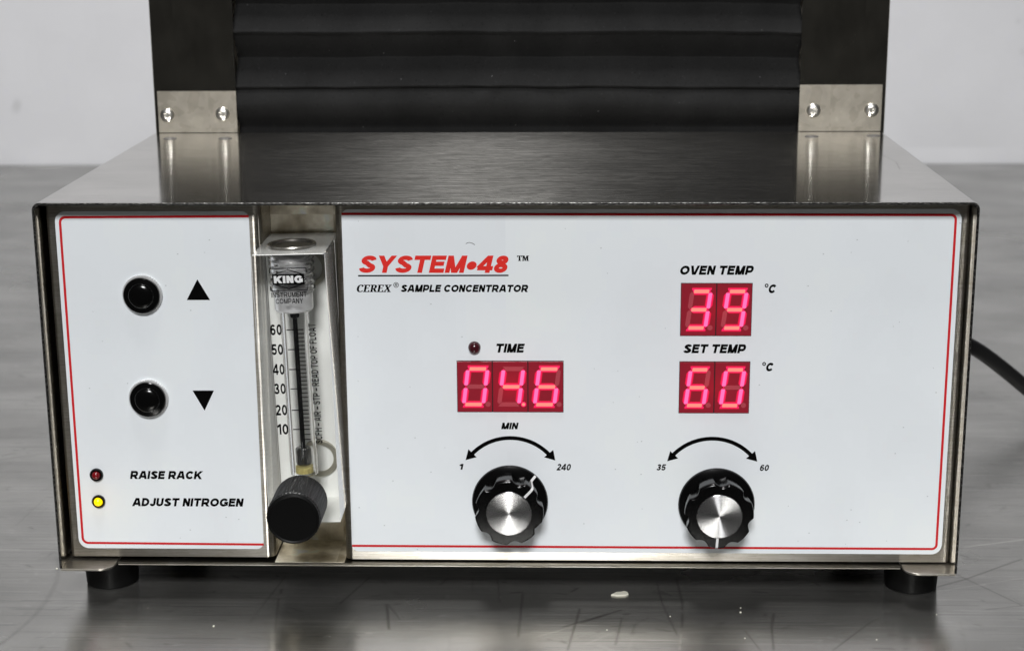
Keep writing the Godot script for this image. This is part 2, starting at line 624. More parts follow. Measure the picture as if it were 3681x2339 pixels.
	M.reflected_band = M.satin.duplicate()  # satin copy toned for the bright reflected band low on the posts
	M.reflected_band.albedo_texture = tex(fp)
	M.reflected_band.roughness = 0.5
	M.reflected_band.metallic = 0.85
	M.reflected_band.uv1_scale = Vector3(11, 11, 1)
	M.brushed = M.satin.duplicate()
	M.brushed.roughness = 0.36
	M.brushed.heightmap_enabled = false
	M.brushed.anisotropy_enabled = true
	M.brushed.anisotropy = -1.0
	# sheared sheet edges: rough, sparkling
	var cut := Image.create(512, 64, false, Image.FORMAT_L8)
	for y in 64:
		for x in 512:
			cut.set_pixel(x, y, grey(clampf(rng.randfn(0.36, 0.2), 0.08, 1.0)))
	M.cut_edge = mat(Color(0.62, 0.61, 0.58), 0.45, 1.0)
	M.cut_edge.albedo_texture = tex(cut)
	M.cut_edge.uv1_scale = Vector3(3, 60, 1)
	# mill-finished posts: nearly a mirror, with wiping marks
	var post := Image.create(256, 512, false, Image.FORMAT_RGB8)
	post.fill(Color(0.75, 0.73, 0.68))
	shade(post, noise_image(128, 256, 0.035, 4, 15, 1.3, 0.8), 128, 256, 0.12)
	for k in 50:
		var a := Vector2(rng.randf() * 256, rng.randf() * 512)
		scratch(post, [a, a + Vector2(rng.randfn(0, 10), rng.randfn(0, 22))], Color(0.9, 0.9, 0.88), 1.0, 0.35)
	var post_rough := Image.create(128, 256, false, Image.FORMAT_RF)
	post_rough.fill(grey(0.06))
	shade(post_rough, noise_image(128, 256, 0.04, 4, 21, 1.0, 0.7), 128, 256, 0.5)
	M.post = mat(Color.WHITE, 1.0, 1.0)
	M.post.albedo_texture = tex(post)
	M.post.roughness_texture = tex(post_rough)
	M.post.uv1_scale = Vector3(1.0 / 0.1, 1.0 / 0.2, 1)
	# stained plate behind the flow meter
	var stain := Image.create(256, 512, false, Image.FORMAT_RGB8)
	stain.fill(Color(0.88, 0.84, 0.75))
	shade(stain, noise_image(128, 256, 0.03, 5, 5), 128, 256, 0.5, Vector3(0.9, 1.0, 1.2))
	M.stained = mat(Color.WHITE, 0.4, 0.35)
	M.stained.albedo_texture = tex(stain)
	M.stained.uv1_scale = Vector3(12, 6, 1)
	# black coated cloth of the bellows
	var cloth := Image.create(1024, 512, false, Image.FORMAT_L8)
	cloth.fill(grey(0.135))
	for k in 26000:
		cloth.fill_rect(Rect2i(rng.randi_range(0, 1023), rng.randi_range(0, 511), 1 + k % 2, 1), grey(clampf(rng.randfn(0.135, 0.024), 0.03, 0.35)))
	shade(cloth, noise_image(256, 128, 0.03, 4, 44), 256, 128, 0.14)
	for k in 60:
		cloth.set_pixel(rng.randi_range(0, 1023), rng.randi_range(0, 511), grey(rng.randf_range(0.3, 0.6)))
	M.cloth = mat(Color.WHITE, 0.8)
	M.cloth.metallic_specular = 0.12
	M.cloth.albedo_texture = tex(cloth)
	M.cloth.uv1_scale = Vector3(1.0 / 0.34, 1.0 / 0.26, 1)
	# clear acrylic and its fittings
	M.acrylic = mat(Color.WHITE, 0.02)
	M.acrylic.albedo_color = Color(1, 1, 1, 0.004)
	M.acrylic.transparency = BaseMaterial3D.TRANSPARENCY_ALPHA
	M.side_reflection = mat(Color(0.8, 0.8, 0.78), 0.15, 0.6)  # grey metal tone imitates total internal reflection in the block
	M.frosted = mat(Color(0.9, 0.9, 0.88), 0.3)
	M.glass_tube = mat(Color.WHITE, 0.0)
	M.glass_tube.albedo_color = Color(1, 1, 1, 0.0)
	M.glass_tube.refraction_enabled = true
	M.glass_tube.refraction_scale = 0.049
	M.shaded_satin = M.satin.duplicate()  # satin darkened in colour for the shade lying on the tray
	M.shaded_satin.albedo_color = Color(0.55, 0.55, 0.54)
	M.shaded_satin.roughness = 0.3
	M.plug_grey = mat(Color(0.12, 0.115, 0.11), 0.5, 0.4)
	M.plug = mat(Color(0.93, 0.93, 0.93), 0.25, 0.45)
	M.plug_dark = mat(Color(0.23, 0.22, 0.2), 0.25, 0.9)
	M.float_metal = mat(Color(0.28, 0.28, 0.27), 0.25, 1.0)
	M.seal = mat(Color(0.72, 0.62, 0.22), 0.4)
	M.fitting = mat(Color(0.46, 0.44, 0.36), 0.3, 0.6)
	M.backing = mat(Color(0.86, 0.87, 0.83), 0.5)
	M.top_face = mat(Color(0.34, 0.34, 0.325), 0.22)
	# spun aluminium caps
	var spun := streaks(512, 64, 0.5, 0.16, 2600, 20, 400)
	M.spun = mat(Color(0.66, 0.66, 0.67), 0.27, 1.0)
	M.spun.anisotropy_enabled = true
	M.spun.anisotropy = -1.0
	M.spun.heightmap_enabled = true
	M.spun.heightmap_texture = tex(spun)
	M.spun.heightmap_scale = 0.0001
	M.spun.uv1_scale = Vector3(1, 90, 1)
	# lamps
	M.display_base = mat(Color(0.28, 0.014, 0.028), 0.3)
	M.unlit_segment = mat(Color(0.40, 0.05, 0.07), 0.45)
	M.lit_edge = mat(Color(0.25, 0.01, 0.03), 0.4)
	M.lit_edge.emission_enabled = true
	M.lit_edge.emission = Color(1.0, 0.008, 0.13).linear_to_srgb()
	M.lit_edge.emission_energy_multiplier = 1.0 / EXPOSURE
	M.lit_glow = mat(Color(0.3, 0.01, 0.03), 0.4)  # bloom round lit segments painted as a wider, dimmer glowing layer
	M.lit_glow.emission_enabled = true
	M.lit_glow.emission = Color(0.55, 0.0, 0.03).linear_to_srgb()
	M.lit_glow.emission_energy_multiplier = 1.0 / EXPOSURE
	M.lit_core = mat(Color(0.25, 0.03, 0.03), 0.4)
	M.lit_core.emission_enabled = true
	M.lit_core.emission = Color(1.0, 0.27, 0.2).linear_to_srgb()
	M.lit_core.emission_energy_multiplier = 1.05 / EXPOSURE
	M.lit_pink = mat(Color(0.25, 0.03, 0.04), 0.4)
	M.lit_pink.emission_enabled = true
	M.lit_pink.emission = Color(1.0, 0.17, 0.5).linear_to_srgb()
	M.lit_pink.emission_energy_multiplier = 1.0 / EXPOSURE
	M.amber = mat(Color(0.8, 0.5, 0.0), 0.25)
	M.amber.emission_enabled = true
	M.amber.emission = Color(1.0, 0.62, 0.0).linear_to_srgb()
	M.amber.emission_energy_multiplier = 1.3 / EXPOSURE
	M.red_lens = mat(Color(0.17, 0.005, 0.008), 0.1)
	M.dark_lens = mat(Color(0.045, 0.006, 0.01), 0.15)
	M.pointer = mat(grey(0.72), 0.45)
	M.chip = mat(Color(0.8, 0.78, 0.66), 0.6)

# ------------------------------------------------------------------ the setting
func build_setting() -> void:
	# back wall: painted white, scuffed
	var wp := Image.create(1024, 512, false, Image.FORMAT_RGB8)
	wp.fill(Color(0.775, 0.775, 0.787))
	shade(wp, noise_image(256, 128, 0.02, 4, 61), 256, 128, 0.05)
	for k in 40:
		var a := Vector2(rng.randf() * 1024, rng.randf() * 512)
		scratch(wp, [a, a + Vector2(rng.randfn(0, 4), rng.randfn(0, 4))], Color(0.7, 0.7, 0.71), rng.randf_range(2, 6), rng.randf_range(0.05, 0.2))
	var wm := mat(Color.WHITE, 0.6)
	wm.albedo_texture = tex(wp)
	wm.uv1_scale = Vector3(0.5, 1.0, 1)
	var g := Geo.new()
	g.box(Vector3(-2200, TABLE_Y - 900, -1500), Vector3(2200, 1900, -1382), 0.0)
	var wall := part("back_wall", g, wm, self)
	tag(wall, "", "", "structure")

	# steel work table: brushed, smeared and scratched sheet
	var tp := Image.create(2048, 2048, false, Image.FORMAT_RGB8)       # 1.44 m x 1.44 m: x -720..720, z -1330..110
	tp.fill(Color(0.64, 0.637, 0.62))
	for k in 30000:
		var b := clampf(rng.randfn(0.635, 0.04), 0.45, 0.8)
		tp.fill_rect(Rect2i(rng.randi_range(-90, 2048), rng.randi_range(0, 2047), rng.randi_range(8, 90), 1), Color(b, b * 0.995, b * 0.97))
	shade(tp, noise_image(512, 512, 0.022, 5, 33, 1.0, 1.5), 512, 512, 0.16)
	var to_px := func(q: Vector2) -> Vector2: return Vector2(q.x + 720.0, q.y + 1330.0) * (2048.0 / 1440.0)
	var dark := [[-271, -148, -274, -109], [-114, -40, -122, 16], [-71, -39, -82, -6], [-19, -40, -18, -22], [-6, -37, -4, -9], [7, -20, 6, 30], [-59, -6, -55, 23], [-58, -6, -51, 12], [-113, -12, -108, 28],
		[35, -2, 29, 44], [48, 4, 27, 19], [55, -1, 36, 14], [55, 8, 51, 38], [61, 15, 59, 27], [68, 7, 57, 20], [68, 7, 83, 19], [74, -34, 75, -10, 78, 12, 80, 27], [84, -40, 85, -10, 83, 18], [128, 2, 125, 17, 123, 42],
		[112, 22, 117, 43], [226, -47, 249, -9], [264, -68, 229, -41, 211, -30], [174, 9, 150, 42], [230, -4, 249, -9]]
	var bright := [[-77, -14, -70, -14], [-42, -22, -24, -23], [-76, 22, -72, 9], [82, 26, 80, 43], [59, 29, 57, 44], [31, 19, 16, 29], [51, 24, 38, 37], [210, -25, 258, -43], [238, -84, 272, -95]]
	for set_ in [[dark, Color(0.30, 0.29, 0.27)], [bright, Color(0.92, 0.91, 0.88)]]:
		for d in set_[0]:
			var pts := []
			for k in range(0, d.size(), 2):
				pts.append(to_px.call(Vector2(d[k], d[k + 1])))
			scratch(tp, pts, set_[1], rng.randf_range(1.0, 2.0), rng.randf_range(0.12, 0.32))
	for k in 420:
		var a := Vector2(rng.randf_range(100, 1948), rng.randf_range(700, 2040))
		var d := Vector2.from_angle(rng.randf() * TAU) * rng.randf_range(8, 90)
		scratch(tp, [a, a + d * 0.5 + Vector2(rng.randfn(0, 5), rng.randfn(0, 5)), a + d], Color(0.5, 0.49, 0.46) if k % 3 else Color(0.84, 0.83, 0.8), 1.0, rng.randf_range(0.04, 0.16))
	for k in 5200:      # fine scuffs and grime
		var a := Vector2(rng.randf_range(0, 2047), rng.randf_range(500, 2047))
		scratch(tp, [a, a + Vector2(rng.randfn(0, 5), rng.randfn(0, 4))], Color(0.46, 0.455, 0.44) if k % 5 < 3 else Color(0.78, 0.775, 0.76), 1.0 + (k % 3) * 0.6, rng.randf_range(0.1, 0.5))
	for k in 16:        # wiped swirls
		var c := Vector2(rng.randf_range(200, 1850), rng.randf_range(1200, 2040))
		var r := rng.randf_range(60, 260)
		var a0 := rng.randf() * TAU
		var sw := []
		for q in 14:
			sw.append(c + Vector2.from_angle(a0 + q * 0.07) * r)
		scratch(tp, sw, Color(0.76, 0.755, 0.74) if k % 2 else Color(0.5, 0.495, 0.48), rng.randf_range(2, 5), rng.randf_range(0.08, 0.2))
	for k in 260:
		var a := Vector2i(rng.randi_range(100, 1948), rng.randi_range(700, 2040))
		tp.fill_rect(Rect2i(a, Vector2i(1 + k % 2, 1)), Color(0.3, 0.29, 0.28) if k % 2 else Color(0.88, 0.87, 0.84))
	var tr := Image.create(512, 512, false, Image.FORMAT_RF)
	tr.fill(grey(0.25))
	shade(tr, noise_image(512, 512, 0.014, 5, 90, 1.0, 1.5), 512, 512, 0.22)
	var tm := mat(Color.WHITE, 1.0, 0.92)
	tm.albedo_texture = tex(tp)
	tm.roughness_texture = tex(tr)
	tm.anisotropy_enabled = true
	tm.anisotropy = -0.7
	tm.uv1_scale = Vector3(1.0 / 1.44, 1.0 / 1.44, 1)
	tm.uv1_offset = Vector3(0.5, 1.33 / 1.44, 0)
	g = Geo.new()
	g.box(Vector3(-1300, TABLE_Y - 40, -1380), Vector3(1300, TABLE_Y, 115), 1.5)
	var table := part("steel_table", g, tm, self)
	tag(table, "scratched and smeared brushed steel work table under the white instrument", "table")

# ------------------------------------------------------------------ the instrument
func housing(body: Node3D) -> void:
	# wrap-round cover: a sheet bent over the top and down both sides, with small tabs folded in at the bottom front
	var wl := -216.6
	var wr := 214.3
	var r := 3.0
	var mid := PackedVector2Array()
	mid.append(Vector2(wl + 0.6, 0.0))
	mid.append_array(arc(wl + 0.6 + r, TOP - 0.6 - r, r, r, 180, 90, 6))
	mid.append_array(arc(wr - 0.6 - r, TOP - 0.6 - r, r, r, 90, 0, 6))
	mid.append(Vector2(wr - 0.6, 0.0))
	var sheet: Array = Geometry2D.offset_polyline(mid, 0.6, Geometry2D.JOIN_ROUND, Geometry2D.END_BUTT)
	var g := Geo.new()
	g.prism(sheet[0], -DEPTH, -0.4, 0.0, false)
	# planar uv for the brushing: along x on top, along z on the sides
	for k in g.v.size():
		g.t[k] = Geo.planar(g.v[k] / MM, g.n[k])
	var cover := part("cover", g, M.steel, body)
	tag(cover, "brushed steel cover with a scratched top")
	var e := Geo.new()
	e.prism(sheet[0], -0.4, 0.0, 0.3, true)
	part("cover_edge", e, M.cut_edge, cover)
	for s in [[-216.0, -191.0, 0], [190.0, 213.7, 1]]:
		var tab := Geo.new()
		var o: PackedVector2Array
		if s[2] == 0:
			o = joined(line([s[0], 20.0, s[0], 0.0]), arc(s[1] - 7.0, 7.0, 7.0, 7.0, -90, 0, 6))
			o.append(Vector2(s[1], 20.0))
		else:
			o = joined(arc(s[0] + 7.0, 7.0, 7.0, 7.0, 180, 270, 6), line([s[1], 0.0, s[1], 20.0]))
			o.append(Vector2(s[0], 20.0))
		tab.xf = Transform3D(Basis(Vector3.RIGHT, -PI / 2), Vector3(0, -0.55, 0))
		tab.prism(o, -0.5, 0.5, 0.2)
		part("bottom_tab", tab, M.satin, cover)
	for q in [[-200.0, -208.7], [-168.0, -208.5], [168.8, -212.0], [204.4, -214.5]]:
		var pg := Geo.new()
		pg.xf = turned("y")
		pg.lathe([Vector2(3.9, 0.02), Vector2(3.8, 0.3), Vector2(3.4, 0.4), Vector2(0, 0.4)], 28)
		part("hole_plug", pg, M.plug_grey, cover, Vector3(q[0], TOP, q[1]))
	# back plate closes the housing
	g = Geo.new()
	g.box(Vector3(-215.2, 0.2, -DEPTH + 0.4), Vector3(212.9, 177.6, -DEPTH + 1.6), 0.1)
	part("back_plate", g, M.satin, body)
	# bottom tray with its bright folded lip
	g = Geo.new()
	g.box(Vector3(-190.4, -0.8, -DEPTH + 3), Vector3(189.4, 0.0, -8.6), 0.1)
	var tray := part("bottom_tray", g, M.shaded_satin, body)
	g = Geo.new()
	g.box(Vector3(-190.2, -1.3, -9.6), Vector3(189.2, -0.85, -8.3), 0.12)
	part("tray_lip", g, M.satin, tray)
	for p in [[-200.5, -33.5], [199.8, -33.5], [-200.5, -200.0], [199.8, -200.0]]:
		g = Geo.new()
		g.xf = turned("y")
		g.lathe([Vector2(0, TABLE_Y), Vector2(11.8, TABLE_Y), Vector2(12.8, TABLE_Y + 0.8), Vector2(13.8, -2.0), Vector2(13.8, -1.3), Vector2(0, -1.3)], 36)
		var foot := part("rubber_foot", g, M.rubber, body, Vector3(p[0], 0, p[1]))

func channel(x0: float, x1: float, r0: float, r1: float, y0: float, y1: float, back: float) -> Geo:
	# folded front plate: flat face with both upright edges bent back, standing on y0
	var z := FRONT - 0.15
	var path := PackedVector2Array([Vector2(x0 + 0.5, back)])
	path.append_array(arc(x0 + 0.5 + r0, z - r0 - 0.5, r0, r0, 180, 90, 7))
	path.append_array(arc(x1 - 0.5 - r1, z - r1 - 0.5, r1, r1, 90, 0, 7))
	path.append(Vector2(x1 - 0.5, back))
	var o: Array = Geometry2D.offset_polyline(path, 0.5, Geometry2D.JOIN_ROUND, Geometry2D.END_BUTT)
	var g := Geo.new()
	g.xf = Transform3D(Basis(Vector3.RIGHT, PI / 2), Vector3.ZERO)       # (x, y, z) -> (x, -z, y)
	g.prism(o[0], -y1, -y0, 0.0, true)
	for k in g.v.size():
		g.t[k] = Geo.planar(g.v[k] / MM, g.n[k])
	return g

func front_panels(body: Node3D) -> void:
	var ink := FRONT + 0.07
	# ---- left panel
	var left := part("left_panel", channel(-214.2, -113.6, 1.2, 3.4, 1.7, 177.0, -49.0), M.brushed, body)
	left.set_meta("label", "narrow white front panel with arrows and two push buttons")
	var g := Geo.new()
	g.prism(rounded(-209.9, 5.9, -119.0, 173.0, 5.0, 3.6), FRONT - 0.14, FRONT, 0.03)
	part("white_label", g, M.white_label, left)
	var red := line([-119.1, 170.6])
	red.append_array(arc(-207.5 + 2.6, 170.2 - 2.6, 2.6, 2.6, 90, 180, 6))
	red.append_array(arc(-207.8 + 2.6, 8.7 + 2.6, 2.6, 2.6, 180, 270, 6))
	red.append(Vector2(-119.1, 8.3))
	print_polys(ribbon(red, 1.15), ink, M.red_ink, left, "red_border")
	print_polys([line([-150.1, 130.7, -139.1, 130.7, -144.6, 140.7])], ink, M.black_ink, left, "up_arrow")
	print_polys([line([-149.8, 86.4, -144.5, 76.4, -139.5, 86.4])].map(func(p): return ccw(p)), ink, M.black_ink, left, "down_arrow")
	lettering("RAISE RACK", -182.6, -147.8, 41.8, 4.1, 0.268, 0.2, ink, M.black_ink, left)
	lettering("ADJUST NITROGEN", -182.4, -128.5, 27.85, 4.2, 0.268, 0.2, ink, M.black_ink, left)

	# ---- right panel
	var right := part("right_panel", channel(-79.2, 213.0, 3.0, 1.2, 0.9, 177.0, -49.0), M.brushed, body)
	right.set_meta("label", "wide white front panel with red displays and dials")
	g = Geo.new()
	g.prism(rounded(-75.9, 5.0, 209.2, 173.8, 3.2, 5.0), FRONT - 0.14, FRONT, 0.03)
	part("white_label", g, M.white_label, right)
	red = line([-75.8, 171.7])
	red.append_array(arc(206.5 - 2.2, 171.0 - 2.2, 2.2, 2.2, 90, 0, 6))
	red.append_array(arc(206.6 - 2.2, 7.8 + 2.2, 2.2, 2.2, 0, -90, 6))
	red.append(Vector2(-75.8, 7.9))
	print_polys(ribbon(red, 1.15), ink, M.red_ink, right, "red_border")
	lettering("SYSTEM•48", -68.9, 0.2, 143.8, 8.2, 0.25, 0.24, ink, M.logo_red, right, 0.0, 0.065, "logo_lettering")
	print_polys(ribbon(line([-69.0, 142.4, 1.3, 142.6]), 0.68), ink, M.black_ink, right, "underline")
	serif("TM", 700, 5.4, 10.8, 149.5, 152.0, 0.0, ink, M.black_ink, right)
	serif("CEREX", 700, -70.0, -54.0, 134.6, 138.1, 0.22, ink, M.black_ink, right)
	var ring := []
	for p in Geometry2D.offset_polyline(arc(-51.3, 138.0, 1.15, 1.15, 0, 345, 23), 0.13, Geometry2D.JOIN_ROUND, Geometry2D.END_JOINED):
		ring.append(p)
	print_polys(without_holes(ring), ink, M.black_ink, right, "registered_mark")
	lettering("R", -51.95, -50.75, 137.3, 1.35, 0.2, 0.15, ink, M.black_ink, right)
	lettering("SAMPLE CONCENTRATOR", -49.3, 10.1, 134.65, 3.45, 0.268, 0.2, ink, M.black_ink, right)
	print_polys(ribbon(PackedVector2Array([Vector2(-18.4, 157.6), Vector2(-17.6, 158.05), Vector2(-16.6, 158.2), Vector2(-15.3, 157.8), Vector2(-14.2, 157.1)]), 0.22), ink, M.black_ink, right, "curved_mark")
	lettering("TIME", -5.3, 8.0, 105.4, 4.35, 0.268, 0.2, ink, M.black_ink, right)
	lettering("MIN", -2.7, 5.0, 67.6, 3.25, 0.268, 0.2, ink, M.black_ink, right)
	lettering("1", -23.3, -21.6, 47.2, 2.9, 0.268, 0.2, ink, M.black_ink, right)
	lettering("240", 23.6, 30.2, 47.0, 3.3, 0.22, 0.2, ink, M.black_ink, right)
	lettering("35", 71.4, 75.6, 47.2, 3.1, 0.22, 0.2, ink, M.black_ink, right)
	lettering("60", 120.5, 124.7, 47.15, 3.1, 0.22, 0.2, ink, M.black_ink, right)
	lettering("OVEN TEMP", 80.6, 114.4, 142.95, 4.3, 0.268, 0.2, ink, M.black_ink, right)
	lettering("SET TEMP", 83.0, 111.9, 105.3, 4.3, 0.268, 0.2, ink, M.black_ink, right)
	for p in [[121.9, 134.2], [121.9, 96.5]]:
		lettering("C", p[0] - 0.1, p[0] + 3.2, p[1], 4.2, 0.268, 0.2, ink, M.black_ink, right)
		var deg := []
		for q in Geometry2D.offset_polyline(arc(p[0] - 0.75, p[1] + 3.6, 0.62, 0.68, 0, 345, 23), 0.24, Geometry2D.JOIN_ROUND, Geometry2D.END_JOINED):
			deg.append(q)
		print_polys(without_holes(deg), ink, M.black_ink, right, "degree_sign")
	for c in [[1.6, [-19.9, 52.0, -18.5, 57.5, -14.6, 53.5], [23.1, 52.0, 22.1, 57.3, 17.7, 53.6]], [97.8, [76.5, 51.8, 77.9, 56.9, 81.7, 53.3], [119.4, 51.8, 118.2, 57.1, 114.0, 53.3]]]:
		print_polys(ribbon(arc(c[0], 38.3, 24.9, 24.9, 42, 138, 30), 1.9), ink, M.black_ink, right, "dial_arc")
		for a in [c[1], c[2]]:
			print_polys([ccw(line(a))], ink, M.black_ink, right, "arrow_head")

	# ---- push buttons
	for y in [[-170.8, 133.4], [-170.9, 82.6]]:
		var b := group_part("push_button", body, Vector3(y[0], y[1], FRONT))
		g = Geo.new()
		var o := PackedVector2Array()
		for k in 96:
			var a := TAU * k / 96
			o.append(Vector2.from_angle(a) * (9.35 + (0.2 if k % 2 else -0.12)))
		g.prism(o, 0.02, 1.6, 0.3, true, 5.0)
		part("knurled_nut", g, M.nut, b)
		g = Geo.new()
		g.lathe([Vector2(8.55, 1.5), Vector2(8.55, 3.0), Vector2(8.2, 3.4), Vector2(6.0, 3.9)], 48)
		part("collar", g, M.black_plastic, b)
		g = Geo.new()
		g.lathe([Vector2(6.1, 3.8), Vector2(5.9, 4.2), Vector2(5.2, 4.75), Vector2(3.8, 5.2), Vector2(2.0, 5.45), Vector2(0, 5.5)], 48, 40)
		part("push_cap", g, M.black_plastic, b)

	# ---- small lamps in black holders, and the bare one above the time display
	for l in [[-198.7, 43.9, "red"], [-198.6, 30.3, "amber"]]:
		var lamp := group_part("indicator_lamp", body, Vector3(l[0], l[1], FRONT))
		lamp.set_meta("label", "unlit red indicator lamp in black ring" if l[2] == "red" else "lit yellow indicator lamp in black ring")
		g = Geo.new()
		g.lathe([Vector2(3.25, 0.0), Vector2(3.25, 0.9), Vector2(2.9, 1.5), Vector2(2.3, 1.5), Vector2(2.05, 0.6), Vector2(2.05, 0.1)], 32)
		part("holder_ring", g, M.black_plastic, lamp)
		g = Geo.new()
		g.lathe([Vector2(2.0, 0.05), Vector2(2.0, 1.4), Vector2(1.75, 2.2), Vector2(1.1, 2.8), Vector2(0, 3.0)], 28, 50)
		part("lamp_lens", g, M.red_lens if l[2] == "red" else M.amber, lamp)
		if l[2] == "amber":
			var om := OmniLight3D.new()
			om.name = "amber_light"
			om.light_color = Color(1.0, 0.75, 0.1)
			om.light_energy = 0.000003
			om.light_size = 0.002
			om.omni_range = 3.0
			om.omni_attenuation = 2.0
			om.shadow_enabled = true
			om.position = Vector3(0, 0, 6.0) * MM
			lamp.add_child(om)
	var dl := group_part("indicator_lamp", body, Vector3(-15.0, 107.9, FRONT))
	dl.set_meta("label", "dark unlit red lamp above the time display")
	g = Geo.new()
	g.lathe([Vector2(2.95, 0.0), Vector2(2.9, 0.4), Vector2(2.6, 1.7), Vector2(1.7, 2.6), Vector2(0.7, 2.95), Vector2(0, 3.0)], 32, 50)
	part("lamp_lens", g, M.dark_lens, dl)

	# ---- seven-segment displays
	display(body, -23.5, 76.1, 27.0, 101.45, "04.6", "red digital display showing 04.6 minutes")
	display(body, 81.45, 113.65, 114.7, 139.05, "39", "red digital display showing 39 degrees, below OVEN TEMP")
	display(body, 81.45, 75.85, 114.7, 101.3, "60", "red digital display showing 60 degrees, below SET TEMP")

	# ---- dials
	dial(body, 1.3, 31.4, deg_to_rad(47.5))
	dial(body, 100.4, 30.4, deg_to_rad(-93.5))

func ccw(p: PackedVector2Array) -> PackedVector2Array:
	var q := p.duplicate()
	if Geometry2D.is_polygon_clockwise(q):
		q.reverse()
	return q

const LIT := {"0": "abcdef", "3": "abcdg", "4": "bcfg", "6": "acdefg", "9": "abcdfg"}

func display(body: Node3D, x0: float, y0: float, x1: float, y1: float, shows: String, label: String) -> void:
	var d := group_part("digital_display", body, Vector3(x0, y0, FRONT))
	d.set_meta("label", label)
	var w := x1 - x0
	var h := y1 - y0
	var figures := shows.replace(".", "")
	var dot_after := shows.find(".") - 1
	var n := figures.length()
	var fr := Geo.new()
	fr.box(Vector3(0, 0, 0.01), Vector3(w, h, 0.12), 0.0)
	part("window_edge", fr, M.dark_hole, d)
	for k in n:
		var cw := w / n
		var g := Geo.new()
		g.box(Vector3(k * cw + 0.22, 0.25, 0.05), Vector3((k + 1) * cw - 0.22, h - 0.3, 0.7), 0.15)
		var cell := part("digit_block", g, M.display_base, d)
		var px := 1.75 + k * cw            # lower left of the figure
		var fw := 11.8 if n == 3 else 11.0
		var fh := 20.0
		var py := h * 0.5 - fh * 0.5 + 0.1
		var th := 2.5
		var sl := 0.126
		var half := fh / 2
		var i := th / 2
		var seg := {
			"a": [Vector2(i, fh - i), Vector2(fw - i, fh - i)], "g": [Vector2(i, half), Vector2(fw - i, half)], "d": [Vector2(i, i), Vector2(fw - i, i)],
			"f": [Vector2(i, half), Vector2(i, fh - i)], "e": [Vector2(i, i), Vector2(i, half)], "b": [Vector2(fw - i, half), Vector2(fw - i, fh - i)], "c": [Vector2(fw - i, i), Vector2(fw - i, half)]}
		for s in seg:
			var a: Vector2 = seg[s][0]
			var b: Vector2 = seg[s][1]
			var along := (b - a).normalized()
			var side := along.orthogonal()
			var lit: bool = s in LIT[figures[k]]
			for layer in ([[th * 0.72, 0.76, M.lit_glow], [th * 0.5, 0.9, M.lit_edge], [th * 0.34, 0.94, M.lit_core if s in "adg" else M.lit_pink]] if lit else [[th * 0.42, 0.74, M.unlit_segment]]):
				var hw: float = layer[0]
				var a2 := a + along * 0.12
				var b2 := b - along * 0.12
				var cut := hw
				if hw < th * 0.4:
					a2 += along * 0.6
					b2 -= along * 0.6
					cut = 0.1
				var o := PackedVector2Array([a2, a2 + along * cut + side * hw, b2 - along * cut + side * hw, b2, b2 - along * cut - side * hw, a2 + along * cut - side * hw])
				if s in "ad" and hw >= th * 0.4:      # outer bars end square
					var outer := side * (hw if s == "d" else -hw)
					o = PackedVector2Array([a2 - along * 0.5 + outer, b2 + along * 0.5 + outer, b2 - along * 0.95 - outer, a2 + along * 0.95 - outer])
				var o2 := PackedVector2Array()
				for q in o:
					o2.append(Vector2(q.x + q.y * sl + px, q.y + py))
				var sg := Geo.new()
				sg.prism(o2, 0.6, layer[1], 0.0)
				part("lit_segment" if lit else "dark_segment", sg, layer[2], d)
		var dotm: Material = M.lit_edge if k == dot_after else M.unlit_segment
		var dg := Geo.new()
		dg.prism(arc(px + fw + 1.15, py + 1.3, 1.25, 1.25, 0, 340, 17), 0.6, 0.9 if k == dot_after else 0.74, 0.0)
		part("decimal_point", dg, dotm, d)
		if k == dot_after:
			dg = Geo.new()
			dg.prism(arc(px + fw + 1.15, py + 1.3, 0.75, 0.75, 0, 340, 17), 0.6, 0.94, 0.0)
			part("decimal_point", dg, M.lit_core, d)
	var om := OmniLight3D.new()
	om.name = "display_light"
	om.light_color = Color(1.0, 0.12, 0.22)
	om.light_energy = 0.000003 * n
	om.light_size = 0.006
	om.omni_range = 3.0
	om.omni_attenuation = 2.0
	om.shadow_enabled = true
	om.position = Vector3(w / 2, h / 2, 5.0) * MM
	d.add_child(om)

